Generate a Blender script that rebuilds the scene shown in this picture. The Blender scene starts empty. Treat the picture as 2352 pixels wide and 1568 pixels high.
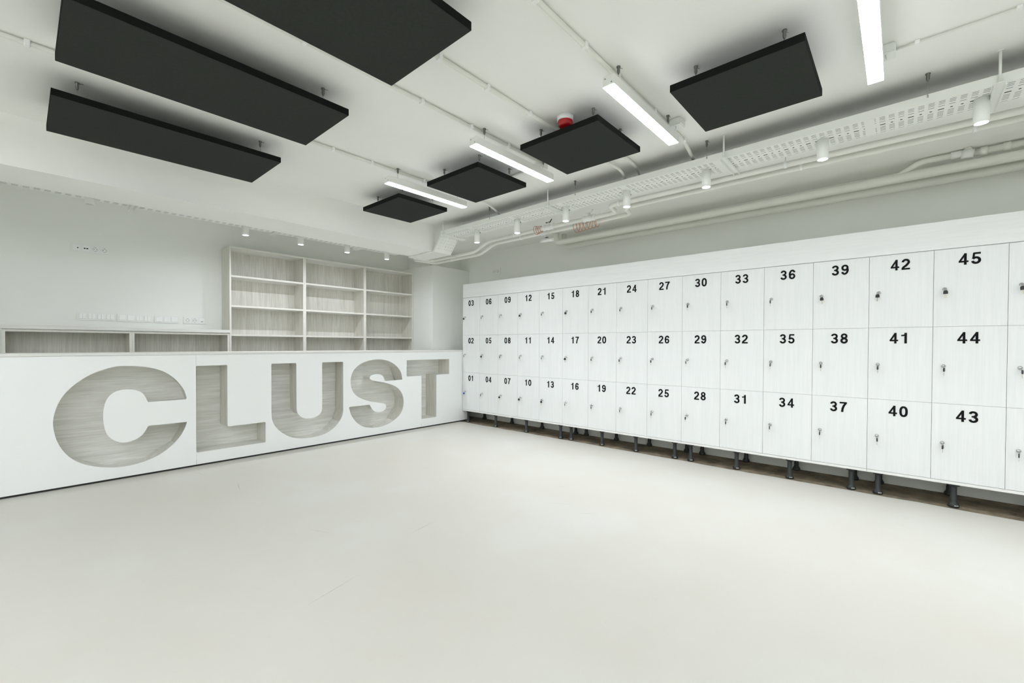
import bpy, bmesh, math, random
from mathutils import Vector, Matrix
random.seed(7)
scene = bpy.context.scene
COL = scene.collection

# ------------------------------------------------------------------ camera
cam_data = bpy.data.cameras.new('camera')
cam_data.sensor_fit = 'HORIZONTAL'
cam_data.sensor_width = 36.0
cam_data.lens = 15.346
cam_data.shift_x = -0.00612
cam_data.shift_y = 0.00919
cam_data.clip_start = 0.05
cam = bpy.data.objects.new('camera', cam_data)
COL.objects.link(cam)
R = ((0.658917, -0.752207, 0.003629), (-0.007456, -0.011356, -0.999908), (0.752179, 0.658829, -0.013091))
cam.matrix_world = Matrix(((R[0][0], -R[1][0], -R[2][0], 0.0),
                           (R[0][1], -R[1][1], -R[2][1], 0.0),
                           (R[0][2], -R[1][2], -R[2][2], 1.2),
                           (0, 0, 0, 1)))
scene.camera = cam

# ------------------------------------------------------------------ world, exposure
world = bpy.data.worlds.new('world')
scene.world = world
world.use_nodes = True
world.node_tree.nodes['Background'].inputs[0].default_value = (0.9, 0.95, 1.0, 1)
world.node_tree.nodes['Background'].inputs[1].default_value = 0.05
scene.view_settings.view_transform = 'Standard'
scene.view_settings.look = 'None'
scene.view_settings.gamma = 1.0
scene.view_settings.use_curve_mapping = False
scene.view_settings.exposure = 0.0
scene.cycles.max_bounces = 16
scene.cycles.diffuse_bounces = 12
LAMP = 30         # emission strength of the linear lamp diffusers
LAMP_ADDED = 58    # the same for the lamps added in the unseen left half
SPOT_W = 1.9      # watts of each downlight over the lockers
SPOT_BEAM = 29    # and of their downward beam
SPOT_BACK = 5.0   # watts of each downlight over the counter
LIGHT_RGB = (0.955, 0.995, 1.07)

# main measures of the room (metres)
ZC = 2.733          # ceiling
XL, XR, YB, YF = -4.0, 5.12, 6.447, -5.5
YCTR = 5.183        # face of the reception counter
XLOCK = 4.582       # face of the locker doors
PITCH, Y0 = 0.3824, 5.1704
ROWS = (1.93, 1.3515, 0.7730, 0.1940)

# ------------------------------------------------------------------ materials
def new_mat(name):
    m = bpy.data.materials.new(name)
    m.use_nodes = True
    nt = m.node_tree
    return m, nt, nt.nodes['Principled BSDF']

def plain(name, rgb, rough=0.5, metal=0.0, spec=0.5, bump=0.0, bump_scale=200.0, var=0.0, var_scale=3.0):
    m, nt, b = new_mat(name)
    b.inputs['Base Color'].default_value = (*rgb, 1)
    b.inputs['Roughness'].default_value = rough
    b.inputs['Metallic'].default_value = metal
    b.inputs['Specular IOR Level'].default_value = spec
    tc = nt.nodes.new('ShaderNodeTexCoord')
    if var > 0:
        n = nt.nodes.new('ShaderNodeTexNoise')
        n.inputs['Scale'].default_value = var_scale
        n.inputs['Detail'].default_value = 6
        nt.links.new(tc.outputs['Object'], n.inputs['Vector'])
        r = nt.nodes.new('ShaderNodeValToRGB')
        r.color_ramp.elements[0].position = 0.3
        r.color_ramp.elements[1].position = 0.7
        r.color_ramp.elements[0].color = (*[c * (1 - var) for c in rgb], 1)
        r.color_ramp.elements[1].color = (*[min(1, c * (1 + var * 0.5)) for c in rgb], 1)
        nt.links.new(n.outputs['Fac'], r.inputs[0])
        nt.links.new(r.outputs[0], b.inputs['Base Color'])
    if bump > 0:
        n2 = nt.nodes.new('ShaderNodeTexNoise')
        n2.inputs['Scale'].default_value = bump_scale
        nt.links.new(tc.outputs['Object'], n2.inputs['Vector'])
        bp = nt.nodes.new('ShaderNodeBump')
        bp.inputs['Strength'].default_value = bump
        bp.inputs['Distance'].default_value = 0.002
        nt.links.new(n2.outputs['Fac'], bp.inputs['Height'])
        nt.links.new(bp.outputs[0], b.inputs['Normal'])
    return m

def grain(name, dark, light, scale, rough=0.45, lo=0.35, hi=0.65, fine=0.5):
    """laminate with stretched grain; scale = how many streaks per metre along x, y, z"""
    m, nt, b = new_mat(name)
    tc = nt.nodes.new('ShaderNodeTexCoord')
    oi = nt.nodes.new('ShaderNodeObjectInfo')
    mul = nt.nodes.new('ShaderNodeVectorMath'); mul.operation = 'SCALE'
    mul.inputs[0].default_value = (37.0, 53.0, 29.0)
    nt.links.new(oi.outputs['Random'], mul.inputs['Scale'])
    add = nt.nodes.new('ShaderNodeVectorMath'); add.operation = 'ADD'
    nt.links.new(tc.outputs['Object'], add.inputs[0])
    nt.links.new(mul.outputs[0], add.inputs[1])
    mp = nt.nodes.new('ShaderNodeMapping')
    mp.inputs['Scale'].default_value = scale
    nt.links.new(add.outputs[0], mp.inputs['Vector'])
    n = nt.nodes.new('ShaderNodeTexNoise')
    n.inputs['Scale'].default_value = 1.0
    n.inputs['Detail'].default_value = 5
    n.inputs['Roughness'].default_value = 0.65
    n.inputs['Distortion'].default_value = 0.4
    nt.links.new(mp.outputs[0], n.inputs['Vector'])
    mp2 = nt.nodes.new('ShaderNodeMapping')
    mp2.inputs['Scale'].default_value = [s * 4.3 for s in scale]
    nt.links.new(add.outputs[0], mp2.inputs['Vector'])
    n2 = nt.nodes.new('ShaderNodeTexNoise')
    n2.inputs['Scale'].default_value = 1.0
    n2.inputs['Detail'].default_value = 3
    nt.links.new(mp2.outputs[0], n2.inputs['Vector'])
    mix = nt.nodes.new('ShaderNodeMix'); mix.data_type = 'FLOAT'
    mix.inputs['Factor'].default_value = fine
    nt.links.new(n.outputs['Fac'], mix.inputs[2])
    nt.links.new(n2.outputs['Fac'], mix.inputs[3])
    r = nt.nodes.new('ShaderNodeValToRGB')
    r.color_ramp.elements[0].position = lo
    r.color_ramp.elements[1].position = hi
    r.color_ramp.elements[0].color = (*dark, 1)
    r.color_ramp.elements[1].color = (*light, 1)
    nt.links.new(mix.outputs[0], r.inputs[0])
    nt.links.new(r.outputs[0], b.inputs['Base Color'])
    b.inputs['Roughness'].default_value = rough
    b.inputs['Specular IOR Level'].default_value = 0.4
    return m

def emit(name, rgb, strength):
    m, nt, b = new_mat(name)
    b.inputs['Base Color'].default_value = (0.9, 0.9, 0.9, 1)
    b.inputs['Emission Color'].default_value = (*rgb, 1)
    b.inputs['Emission Strength'].default_value = strength
    return m

def floor_mat():
    m, nt, b = new_mat('cream poured floor')
    tc = nt.nodes.new('ShaderNodeTexCoord')
    n = nt.nodes.new('ShaderNodeTexNoise'); n.inputs['Scale'].default_value = 0.9; n.inputs['Detail'].default_value = 7; n.inputs['Roughness'].default_value = 0.6
    nt.links.new(tc.outputs['Object'], n.inputs['Vector'])
    r = nt.nodes.new('ShaderNodeValToRGB')
    r.color_ramp.elements[0].position = 0.32; r.color_ramp.elements[1].position = 0.68
    r.color_ramp.elements[0].color = (0.575, 0.550, 0.490, 1)
    r.color_ramp.elements[1].color = (0.605, 0.600, 0.555, 1)
    nt.links.new(n.outputs['Fac'], r.inputs[0])
    # fine scuffs
    n2 = nt.nodes.new('ShaderNodeTexNoise'); n2.inputs['Scale'].default_value = 26; n2.inputs['Detail'].default_value = 8; n2.inputs['Roughness'].default_value = 0.7
    mp = nt.nodes.new('ShaderNodeMapping'); mp.inputs['Scale'].default_value = (0.5, 1.6, 1)
    nt.links.new(tc.outputs['Object'], mp.inputs['Vector']); nt.links.new(mp.outputs[0], n2.inputs['Vector'])
    r2 = nt.nodes.new('ShaderNodeValToRGB')
    r2.color_ramp.elements[0].position = 0.27; r2.color_ramp.elements[1].position = 0.36
    r2.color_ramp.elements[0].color = (0.86, 0.85, 0.83, 1); r2.color_ramp.elements[1].color = (1, 1, 1, 1)
    nt.links.new(n2.outputs['Fac'], r2.inputs[0])
    mx = nt.nodes.new('ShaderNodeMix'); mx.data_type = 'RGBA'; mx.blend_type = 'MULTIPLY'; mx.inputs['Factor'].default_value = 0.6
    nt.links.new(r.outputs[0], mx.inputs[6]); nt.links.new(r2.outputs[0], mx.inputs[7])
    nt.links.new(mx.outputs[2], b.inputs['Base Color'])
    rr = nt.nodes.new('ShaderNodeMapRange'); rr.inputs[3].default_value = 0.33; rr.inputs[4].default_value = 0.5
    nt.links.new(n.outputs['Fac'], rr.inputs[0]); nt.links.new(rr.outputs[0], b.inputs['Roughness'])
    b.inputs['Specular IOR Level'].default_value = 0.35
    return m

def concrete_mat():
    m, nt, b = new_mat('raw stained concrete')
    tc = nt.nodes.new('ShaderNodeTexCoord')
    n = nt.nodes.new('ShaderNodeTexNoise'); n.inputs['Scale'].default_value = 5; n.inputs['Detail'].default_value = 9; n.inputs['Roughness'].default_value = 0.68
    nt.links.new(tc.outputs['Object'], n.inputs['Vector'])
    r = nt.nodes.new('ShaderNodeValToRGB')
    r.color_ramp.elements[0].position = 0.34; r.color_ramp.elements[1].position = 0.66
    r.color_ramp.elements[0].color = (0.085, 0.070, 0.048, 1)
    r.color_ramp.elements[1].color = (0.30, 0.245, 0.165, 1)
    nt.links.new(n.outputs['Fac'], r.inputs[0]); nt.links.new(r.outputs[0], b.inputs['Base Color'])
    b.inputs['Roughness'].default_value = 0.9
    return m

M_WALL = plain('wall paint', (0.825, 0.838, 0.808), 0.7, spec=0.25, bump=0.05, bump_scale=120, var=0.02, var_scale=1.2)
M_CEIL = plain('ceiling paint', (0.85, 0.855, 0.825), 0.8, spec=0.2, bump=0.04, bump_scale=90, var=0.02, var_scale=1.0)
M_FLOOR = floor_mat()
M_SCRATCH = plain('floor scratch', (0.40, 0.37, 0.31), 0.6)
M_CONC = concrete_mat()
M_DOOR = grain('pale ash door laminate', (0.745, 0.765, 0.760), (0.815, 0.828, 0.822), (6, 24, 0.9), 0.42, 0.30, 0.70)
M_FASCIA = grain('pale ash laminate lying grain', (0.755, 0.772, 0.766), (0.835, 0.846, 0.840), (20, 0.9, 26), 0.42, 0.3, 0.7)
M_EDGE = plain('pale edge band', (0.80, 0.80, 0.775), 0.45)
M_WHITE = plain('white lacquer panel', (0.88, 0.895, 0.89), 0.35, spec=0.4)
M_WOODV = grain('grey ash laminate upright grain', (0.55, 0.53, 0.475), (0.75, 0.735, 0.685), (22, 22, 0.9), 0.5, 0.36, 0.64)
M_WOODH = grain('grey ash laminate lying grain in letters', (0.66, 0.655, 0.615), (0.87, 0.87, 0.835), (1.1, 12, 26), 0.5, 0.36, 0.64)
M_WEDGE = plain('grey ash edge band', (0.76, 0.745, 0.685), 0.5, var=0.04, var_scale=20)
M_TOP = grain('grey ash worktop', (0.70, 0.70, 0.66), (0.80, 0.80, 0.77), (1.0, 24, 24), 0.45)
M_BLACK = plain('black plinth', (0.012, 0.012, 0.011), 0.6)
M_FELT = plain('charcoal felt', (0.036, 0.040, 0.036), 0.95, spec=0.1, bump=0.3, bump_scale=500, var=0.10, var_scale=60)
M_FELTEDGE = plain('black felt edge', (0.010, 0.011, 0.010), 0.95, spec=0.1)
M_STEELWH = plain('white powder coated steel', (0.825, 0.838, 0.808), 0.45, spec=0.4)
M_PIPE = plain('white painted pipe', (0.76, 0.765, 0.715), 0.5, spec=0.35, var=0.02, var_scale=8)
M_PLAST = plain('white plastic', (0.80, 0.815, 0.80), 0.35)
M_PLAST2 = plain('white plastic rocker', (0.86, 0.87, 0.86), 0.3)
M_DARKH = plain('dark socket hole', (0.02, 0.02, 0.02), 0.6)
M_GREYH = plain('grey socket well', (0.33, 0.34, 0.33), 0.5)
M_CHROME = plain('chrome', (0.62, 0.63, 0.63), 0.22, metal=1.0)
M_KEYM = plain('nickel key', (0.40, 0.41, 0.40), 0.3, metal=1.0)
M_BRASS = plain('brass key blade', (0.60, 0.56, 0.42), 0.35, metal=1.0)
M_KEYB = plain('black key plastic', (0.015, 0.016, 0.017), 0.4)
M_KEYBLUE = plain('blue key plastic', (0.02, 0.06, 0.42), 0.4)
M_INK = plain('black number vinyl', (0.006, 0.0065, 0.0075), 0.7, spec=0.15)
M_LEG = plain('black plastic leg', (0.030, 0.034, 0.034), 0.45, spec=0.4)
M_LEGGLINT = plain('grey leg highlight', (0.45, 0.45, 0.40), 0.4)
M_STEEL = plain('grey steel fitting', (0.18, 0.18, 0.165), 0.45, metal=0.8)
M_WIRE = plain('steel wire', (0.42, 0.42, 0.40), 0.4, metal=0.6)
M_RED = plain('red alarm lens', (0.42, 0.008, 0.012), 0.2)
M_COPPER = plain('orange wire', (0.48, 0.17, 0.075), 0.45)
M_VALVE = plain('black valve handle', (0.05, 0.055, 0.055), 0.5)
M_CABLE = plain('dark filler cable sheath', (0.035, 0.037, 0.034), 0.6)
M_CORR = plain('grey corrugated conduit', (0.66, 0.665, 0.625), 0.6)
M_LAMP = emit('lit lamp diffuser', LIGHT_RGB, LAMP)
M_LAMPADD = emit('added left lamp diffuser', LIGHT_RGB, LAMP_ADDED)
M_LENS = emit('lit spot lens', (0.94, 0.98, 1.0), 22.0)
M_LENSOFF = plain('unlit spot lens', (0.55, 0.56, 0.54), 0.3)

# ------------------------------------------------------------------ mesh helpers
ORIGIN = {}

class MB:
    def __init__(self):
        self.bm = bmesh.new()
        self.mi = 0
    def mat(self, i):
        self.mi = i; return self
    def face(self, vs, smooth=False):
        f = self.bm.faces.new(vs); f.material_index = self.mi; f.smooth = smooth; return f
    def box(self, x0, x1, y0, y1, z0, z1):
        v = [self.bm.verts.new(p) for p in ((x0, y0, z0), (x1, y0, z0), (x1, y1, z0), (x0, y1, z0),
                                            (x0, y0, z1), (x1, y0, z1), (x1, y1, z1), (x0, y1, z1))]
        for q in ((0, 3, 2, 1), (4, 5, 6, 7), (0, 1, 5, 4), (1, 2, 6, 5), (2, 3, 7, 6), (3, 0, 4, 7)):
            self.face([v[i] for i in q])
        return self
    def bevel_box(self, x0, x1, y0, y1, z0, z1, r=0.003, seg=2):
        b2 = bmesh.new()
        bmesh.ops.create_cube(b2, size=1)
        for v in b2.verts:
            v.co = Vector((x0 if v.co.x < 0 else x1, y0 if v.co.y < 0 else y1, z0 if v.co.z < 0 else z1))
        bmesh.ops.bevel(b2, geom=list(b2.edges), offset=r, segments=seg, affect='EDGES')
        self._merge(b2); return self
    def _merge(self, b2):
        mp = {}
        for v in b2.verts: mp[v] = self.bm.verts.new(v.co)
        for f in b2.faces:
            nf = self.bm.faces.new([mp[v] for v in f.verts]); nf.material_index = self.mi; nf.smooth = f.smooth
        b2.free()
    def lathe(self, prof, c=(0, 0, 0), axis='Z', n=24, cap=True):
        """prof: (radius, distance along the axis)"""
        rings = []
        for r, h in prof:
            ring = []
            for k in range(n):
                a = 2 * math.pi * k / n
                u, w = r * math.cos(a), r * math.sin(a)
                if axis == 'Z': p = (c[0] + u, c[1] + w, c[2] + h)
                elif axis == 'X': p = (c[0] + h, c[1] + u, c[2] + w)
                else: p = (c[0] + w, c[1] + h, c[2] + u)
                ring.append(self.bm.verts.new(p))
            rings.append(ring)
        for i in range(len(rings) - 1):
            for k in range(n):
                self.face([rings[i][k], rings[i][(k + 1) % n], rings[i + 1][(k + 1) % n], rings[i + 1][k]], True)
        if cap:
            self.face(rings[0][::-1]); self.face(rings[-1])
        return self
    def tube(self, pts, r, n=14, cap=True, closed=False):
        pts = [Vector(p) for p in pts]
        rings = []
        up = None
        m = len(pts)
        for i, p in enumerate(pts):
            if closed: t = (pts[(i + 1) % m] - pts[(i - 1) % m]).normalized()
            elif i == 0: t = (pts[1] - p).normalized()
            elif i == m - 1: t = (p - pts[i - 1]).normalized()
            else: t = ((pts[i + 1] - p).normalized() + (p - pts[i - 1]).normalized()).normalized()
            if up is None:
                up = Vector((0, 0, 1)) if abs(t.z) < 0.9 else Vector((1, 0, 0))
            s = t.cross(up).normalized(); up = s.cross(t).normalized()
            rr = r[i] if isinstance(r, (list, tuple)) else r
            rings.append([self.bm.verts.new(p + s * (rr * math.cos(2 * math.pi * k / n)) + up * (rr * math.sin(2 * math.pi * k / n))) for k in range(n)])
        last = m if closed else m - 1
        for i in range(last):
            a, b = rings[i], rings[(i + 1) % m]
            for k in range(n):
                self.face([a[k], a[(k + 1) % n], b[(k + 1) % n], b[k]], True)
        if cap and not closed:
            self.face(rings[0][::-1]); self.face(rings[-1])
        return self
    def build(self, name, mats, parent=None, recalc=True):
        if recalc: bmesh.ops.recalc_face_normals(self.bm, faces=list(self.bm.faces))
        me = bpy.data.meshes.new(name)
        o = ORIGIN.get(parent.name, Vector((0, 0, 0))) if parent else Vector((0, 0, 0))
        if o.length > 0: bmesh.ops.translate(self.bm, verts=list(self.bm.verts), vec=-o)
        self.bm.to_mesh(me); self.bm.free()
        for m in (mats if isinstance(mats, (list, tuple)) else [mats]): me.materials.append(m)
        ob = bpy.data.objects.new(name, me)
        COL.objects.link(ob)
        if parent:
            ob.parent = parent
            ORIGIN[ob.name] = o
        return ob

def tag(o, label=None, cat=None, group=None, kind=None):
    if label: o['label'] = label
    if cat: o['category'] = cat
    if group: o['group'] = group
    if kind: o['kind'] = kind
    return o

def thing(name, label, cat, loc, group=None):
    e = bpy.data.objects.new(name, None)
    e.empty_display_size = 0.1
    COL.objects.link(e)
    e.location = loc
    ORIGIN[e.name] = Vector(loc)
    return tag(e, label, cat, group)

def solo(o, loc):
    """put the origin of a one-mesh thing at its base"""
    o.data.transform(Matrix.Translation(-Vector(loc))); o.location = loc; return o

def copy_tree(o, parent=None):
    c = o.copy(); COL.objects.link(c)
    if parent: c.parent = parent
    for ch in o.children: copy_tree(ch, c)
    return c

def struct(name, mb, mats, label=None):
    return tag(mb.build(name, mats), label, None, None, 'structure')

def smooth_path(pts, r, n=6):
    """round the inner corners of a polyline"""
    pts = [Vector(p) for p in pts]
    out = [pts[0]]
    for i in range(1, len(pts) - 1):
        a, b, c = pts[i - 1], pts[i], pts[i + 1]
        d1, d2 = (a - b), (c - b)
        rr = min(r, d1.length * 0.48, d2.length * 0.48)
        p, q = b + d1.normalized() * rr, b + d2.normalized() * rr
        for k in range(n + 1):
            t = k / n
            out.append((1 - t) ** 2 * p + 2 * t * (1 - t) * b + t * t * q)
    out.append(pts[-1])
    return out

# ------------------------------------------------------------------ room shell
fl = MB()
# slab with a slightly ragged edge in front of the lockers
ys = [YF + i * (YB - YF) / 60 for i in range(61)]
ed = [4.553 + random.uniform(-0.012, 0.012) for _ in ys]
top = [[], []]
for y, x in zip(ys, ed):
    top[0].append(fl.bm.verts.new((XL, y, 0))); top[1].append(fl.bm.verts.new((x, y, 0)))
low = [fl.bm.verts.new((x + 0.012, y, -0.006)) for y, x in zip(ys, ed)]
for i in range(60):
    fl.face([top[0][i], top[1][i], top[1][i + 1], top[0][i + 1]])
    fl.face([top[1][i], low[i], low[i + 1], top[1][i + 1]])
fl.mat(1)
for (a, b, w) in (((1.245, 4.36), (1.17, 4.02), 0.004), ((1.06, 5.02), (1.12, 4.72), 0.003), ((1.62, 2.33), (1.88, 2.38), 0.004),
                  ((0.82, 2.03), (1.18, 2.12), 0.003), ((2.62, 2.05), (2.75, 1.82), 0.003), ((2.6, 1.73), (2.72, 1.62), 0.003),
                  ((1.22, 2.9), (1.30, 2.7), 0.003), ((3.0, 2.2), (3.05, 2.1), 0.003), ((0.55, 1.55), (0.62, 1.57), 0.004)):
    A, B = Vector((*a, 0.0006)), Vector((*b, 0.0006))
    s = (B - A).normalized().cross(Vector((0, 0, 1))) * w * 0.5
    mid = (A + B) / 2 + s * random.uniform(-1.5, 1.5)
    fl.face([fl.bm.verts.new(p) for p in (A, mid - s, B, mid + s)])
struct('floor', fl, [M_FLOOR, M_SCRATCH], 'smooth cream poured floor')
st = MB()
for i in range(60):
    y0, y1 = ys[i], ys[i + 1]
    st.face([st.bm.verts.new(p) for p in ((4.50, y0, -0.006), (5.14, y0, -0.006), (5.14, y1, -0.006), (4.50, y1, -0.006))])
struct('floor', st, M_CONC, 'bare brown concrete strip under the lockers')
ce = MB(); ce.box(XL, XR + 0.1, YF, YB + 0.1, ZC, ZC + 0.1)
struct('ceiling', ce, M_CEIL, 'white painted ceiling')
w = MB(); w.box(XL, XR + 0.1, YB, YB + 0.1, -0.02, ZC)
struct('wall_back', w, M_WALL, 'pale grey wall behind the counter')
w = MB(); w.box(XR, XR + 0.1, YF, YB, -0.02, ZC); w.box(5.02, XR, YF, 5.60, -0.02, 1.90)
struct('wall_right', w, M_WALL, 'pale grey wall behind the lockers')
w = MB(); w.box(XL - 0.1, XL, YF, YB, -0.02, ZC)
struct('wall_left', w, M_WALL, 'pale wall on the left')
w = MB(); w.box(XL, XR, YF - 0.1, YF, -0.02, ZC)
struct('wall_front', w, M_WALL, 'pale wall behind the viewer')
b = MB(); b.box(XL, 3.497, 4.50, 4.98, 2.39, ZC)
struct('trim_1', b, M_CEIL, 'white dropped beam across the ceiling')
b = MB(); b.box(4.339, XR, 5.615, YB, 0, 2.47); b.box(4.45, XR, 5.83, YB, 2.47, ZC)
struct('trim_2', b, M_WALL, 'white boxed pier in the corner')

# ------------------------------------------------------------------ reception counter with letter niches
LET = {
 'C': [(1.059, 0.678), (1.042, 0.748), (1.007, 0.815), (0.962, 0.875), (0.9, 0.931), (0.829, 0.967), (0.744, 0.991), (0.642, 1.002), (0.557, 1.0), (0.476, 0.976), (0.396, 0.938), (0.324, 0.882), (0.266, 0.82), (0.223, 0.755), (0.195, 0.684), (0.178, 0.612), (0.173, 0.552), (0.177, 0.49), (0.189, 0.421), (0.209, 0.357), (0.239, 0.295), (0.280, 0.238), (0.335, 0.189), (0.415, 0.147), (0.510, 0.119), (0.601, 0.108), (0.687, 0.114), (0.782, 0.138), (0.869, 0.179), (0.947, 0.243), (1.005, 0.312), (1.042, 0.385), (1.061, 0.447), (0.771, 0.449), (0.765, 0.439), (0.754, 0.413), (0.727, 0.371), (0.687, 0.340), (0.640, 0.324), (0.597, 0.324), (0.556, 0.340), (0.52, 0.371), (0.493, 0.413), (0.477, 0.479), (0.470, 0.558), (0.474, 0.636), (0.490, 0.706), (0.520, 0.757), (0.566, 0.786), (0.625, 0.794), (0.681, 0.784), (0.727, 0.755), (0.753, 0.715), (0.766, 0.676), (0.773, 0.667), (1.052, 0.666)],
 'L': [(1.1345, 0.986), (1.399, 0.986), (1.399, 0.356), (1.755, 0.356), (1.755, 0.134), (1.1345, 0.134)],
 'U': [(1.813, 0.987), (2.078, 0.987), (2.080, 0.461), (2.086, 0.424), (2.106, 0.388), (2.144, 0.355), (2.195, 0.338), (2.264, 0.338), (2.323, 0.359), (2.359, 0.393), (2.371, 0.439), (2.371, 0.987), (2.634, 0.987), (2.635, 0.383), (2.624, 0.324), (2.592, 0.265), (2.535, 0.201), (2.46, 0.150), (2.359, 0.116), (2.246, 0.108), (2.134, 0.116), (2.028, 0.145), (1.948, 0.191), (1.886, 0.249), (1.84, 0.315), (1.818, 0.382), (1.813, 0.449)],
 'S': [(3.487, 0.719), (3.477, 0.787), (3.443, 0.856), (3.38, 0.921), (3.295, 0.971), (3.202, 0.998), (3.103, 1.005), (2.997, 0.997), (2.896, 0.968), (2.819, 0.925), (2.765, 0.868), (2.737, 0.8), (2.729, 0.731), (2.737, 0.662), (2.765, 0.598), (2.818, 0.543), (2.894, 0.501), (2.996, 0.464), (3.12, 0.434), (3.174, 0.423), (3.216, 0.403), (3.231, 0.375), (3.225, 0.346), (3.193, 0.319), (3.138, 0.308), (3.084, 0.316), (3.043, 0.342), (3.014, 0.379), (2.996, 0.412), (2.983, 0.42), (2.716, 0.419), (2.710, 0.410), (2.717, 0.372), (2.736, 0.316), (2.777, 0.249), (2.834, 0.189), (2.914, 0.142), (3.014, 0.116), (3.12, 0.108), (3.229, 0.122), (3.332, 0.158), (3.428, 0.217), (3.485, 0.290), (3.509, 0.378), (3.505, 0.463), (3.472, 0.542), (3.409, 0.61), (3.323, 0.657), (3.211, 0.692), (3.102, 0.716), (3.032, 0.733), (3.001, 0.75), (2.992, 0.771), (3.005, 0.794), (3.049, 0.81), (3.102, 0.813), (3.160, 0.799), (3.193, 0.767), (3.206, 0.728), (3.216, 0.714)],
 'T': [(3.556, 0.985), (4.322, 0.985), (4.322, 0.757), (4.078, 0.757), (4.078, 0.129), (3.808, 0.129), (3.808, 0.757), (3.556, 0.757)],
}

def smooth_outline(pts, sharp_deg=42, sub=4):
    """Catmull-Rom through the points, keeping corners sharper than sharp_deg"""
    n = len(pts); P = [Vector((*p, 0)) for p in pts]
    sharp = []
    for i in range(n):
        d1 = P[i] - P[i - 1]; d2 = P[(i + 1) % n] - P[i]
        sharp.append(d1.angle(d2) > math.radians(sharp_deg))
    out = []
    for i in range(n):
        p1, p2 = P[i], P[(i + 1) % n]
        if (p2 - p1).length > 0.2 or (sharp[i] and sharp[(i + 1) % n]):
            out.append(p1); continue
        p0 = P[i - 1] if not sharp[i] and (p1 - P[i - 1]).length < 0.2 else p1 - (p2 - p1)
        p3 = P[(i + 2) % n] if not sharp[(i + 1) % n] and (P[(i + 2) % n] - p2).length < 0.2 else p2 + (p2 - p1)
        for k in range(sub):
            t = k / sub
            out.append(0.5 * ((2 * p1) + (p2 - p0) * t + (2 * p0 - 5 * p1 + 4 * p2 - p3) * t * t + (3 * p1 - p0 - 3 * p2 + p3) * t ** 3))
    return [(p.x, p.y) for p in out]

def round_corners(pts, r=0.012, n=4):
    m = len(pts); out = []
    for i in range(m):
        a, b_, c = (Vector((*pts[(i + k) % m], 0)) for k in (-1, 0, 1))
        d1, d2 = a - b_, c - b_
        if d1.angle(d2) > math.radians(138) or min(d1.length, d2.length) < 2.2 * r:
            out.append((b_.x, b_.y)); continue
        p, q = b_ + d1.normalized() * r, b_ + d2.normalized() * r
        for k in range(n + 1):
            t = k / n; v = (1 - t) ** 2 * p + 2 * t * (1 - t) * b_ + t * t * q
            out.append((v.x, v.y))
    return out

def fill_sheet(outer, holes, y0, y1):
    """flat sheet in the x-z plane with holes, thickness y0..y1, through the curve filler"""
    cu = bpy.data.curves.new('tmp', 'CURVE'); cu.dimensions = '2D'; cu.fill_mode = 'BOTH'; cu.extrude = (y1 - y0) / 2
    for poly in [outer] + holes:
        sp = cu.splines.new('POLY'); sp.points.add(len(poly) - 1)
        for q, p in zip(sp.points, poly): q.co = (p[0], p[1], 0, 1)
        sp.use_cyclic_u = True
    ob = bpy.data.objects.new('tmp', cu); COL.objects.link(ob)
    dg = bpy.context.evaluated_depsgraph_get()
    me = bpy.data.meshes.new_from_object(ob.evaluated_get(dg))
    bm = bmesh.new(); bm.from_mesh(me)
    bmesh.ops.transform(bm, matrix=Matrix(((1, 0, 0, 0), (0, 0, 1, (y0 + y1) / 2), (0, 1, 0, 0), (0, 0, 0, 1))), verts=list(bm.verts))
    bpy.data.objects.remove(ob); bpy.data.curves.remove(cu); bpy.data.meshes.remove(me)
    bmesh.ops.remove_doubles(bm, verts=list(bm.verts), dist=1e-5)
    return bm

counter = thing('reception_counter', 'long white reception counter with letters CLUST cut out as wooden niches', 'counter', (1.5, 5.4, 0))
outl = {k: smooth_outline(v) for k, v in LET.items()}
outl = {k: (round_corners(v) if k in 'LUT' else round_corners(v, 0.010, 3)) for k, v in outl.items()}
SHEET = [(-1.60, 0.018), (4.69, 0.018), (4.69, 1.094), (-1.60, 1.094)]
for x0, x1 in ((-1.60, 1.1335), (1.1335, 3.8065), (3.8065, 4.69)):
    bm = fill_sheet(SHEET, list(outl.values()), YCTR, YCTR + 0.018)
    for xp, s in ((x0 + 0.0008, -1), (x1 - 0.0008, 1)):
        bmesh.ops.bisect_plane(bm, geom=list(bm.verts) + list(bm.edges) + list(bm.faces), plane_co=(xp, 0, 0), plane_no=(s, 0, 0), clear_outer=True)
        bmesh.ops.holes_fill(bm, edges=[e for e in bm.edges if e.is_boundary], sides=4)
    mb = MB(); mb.bm.free(); mb.bm = bm
    mb.build('front_panel', M_WHITE, counter)

def coarse(pts, tol):
    """Douglas-Peucker on a closed outline: niche walls are straight boards"""
    def dp(a):
        if len(a) < 3: return a
        A, B = Vector((*a[0], 0)), Vector((*a[-1], 0)); best, bi = 0, 0
        for i in range(1, len(a) - 1):
            p = Vector((*a[i], 0)); d = B - A
            dist = abs(d.cross(p - A).z) / d.length if d.length > 1e-9 else (p - A).length
            if dist > best: best, bi = dist, i
        if best > tol: return dp(a[:bi + 1])[:-1] + dp(a[bi:])
        return [a[0], a[-1]]
    k = len(pts) // 2
    return dp(pts[:k + 1])[:-1] + dp(pts[k:] + [pts[0]])[:-1]

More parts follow.
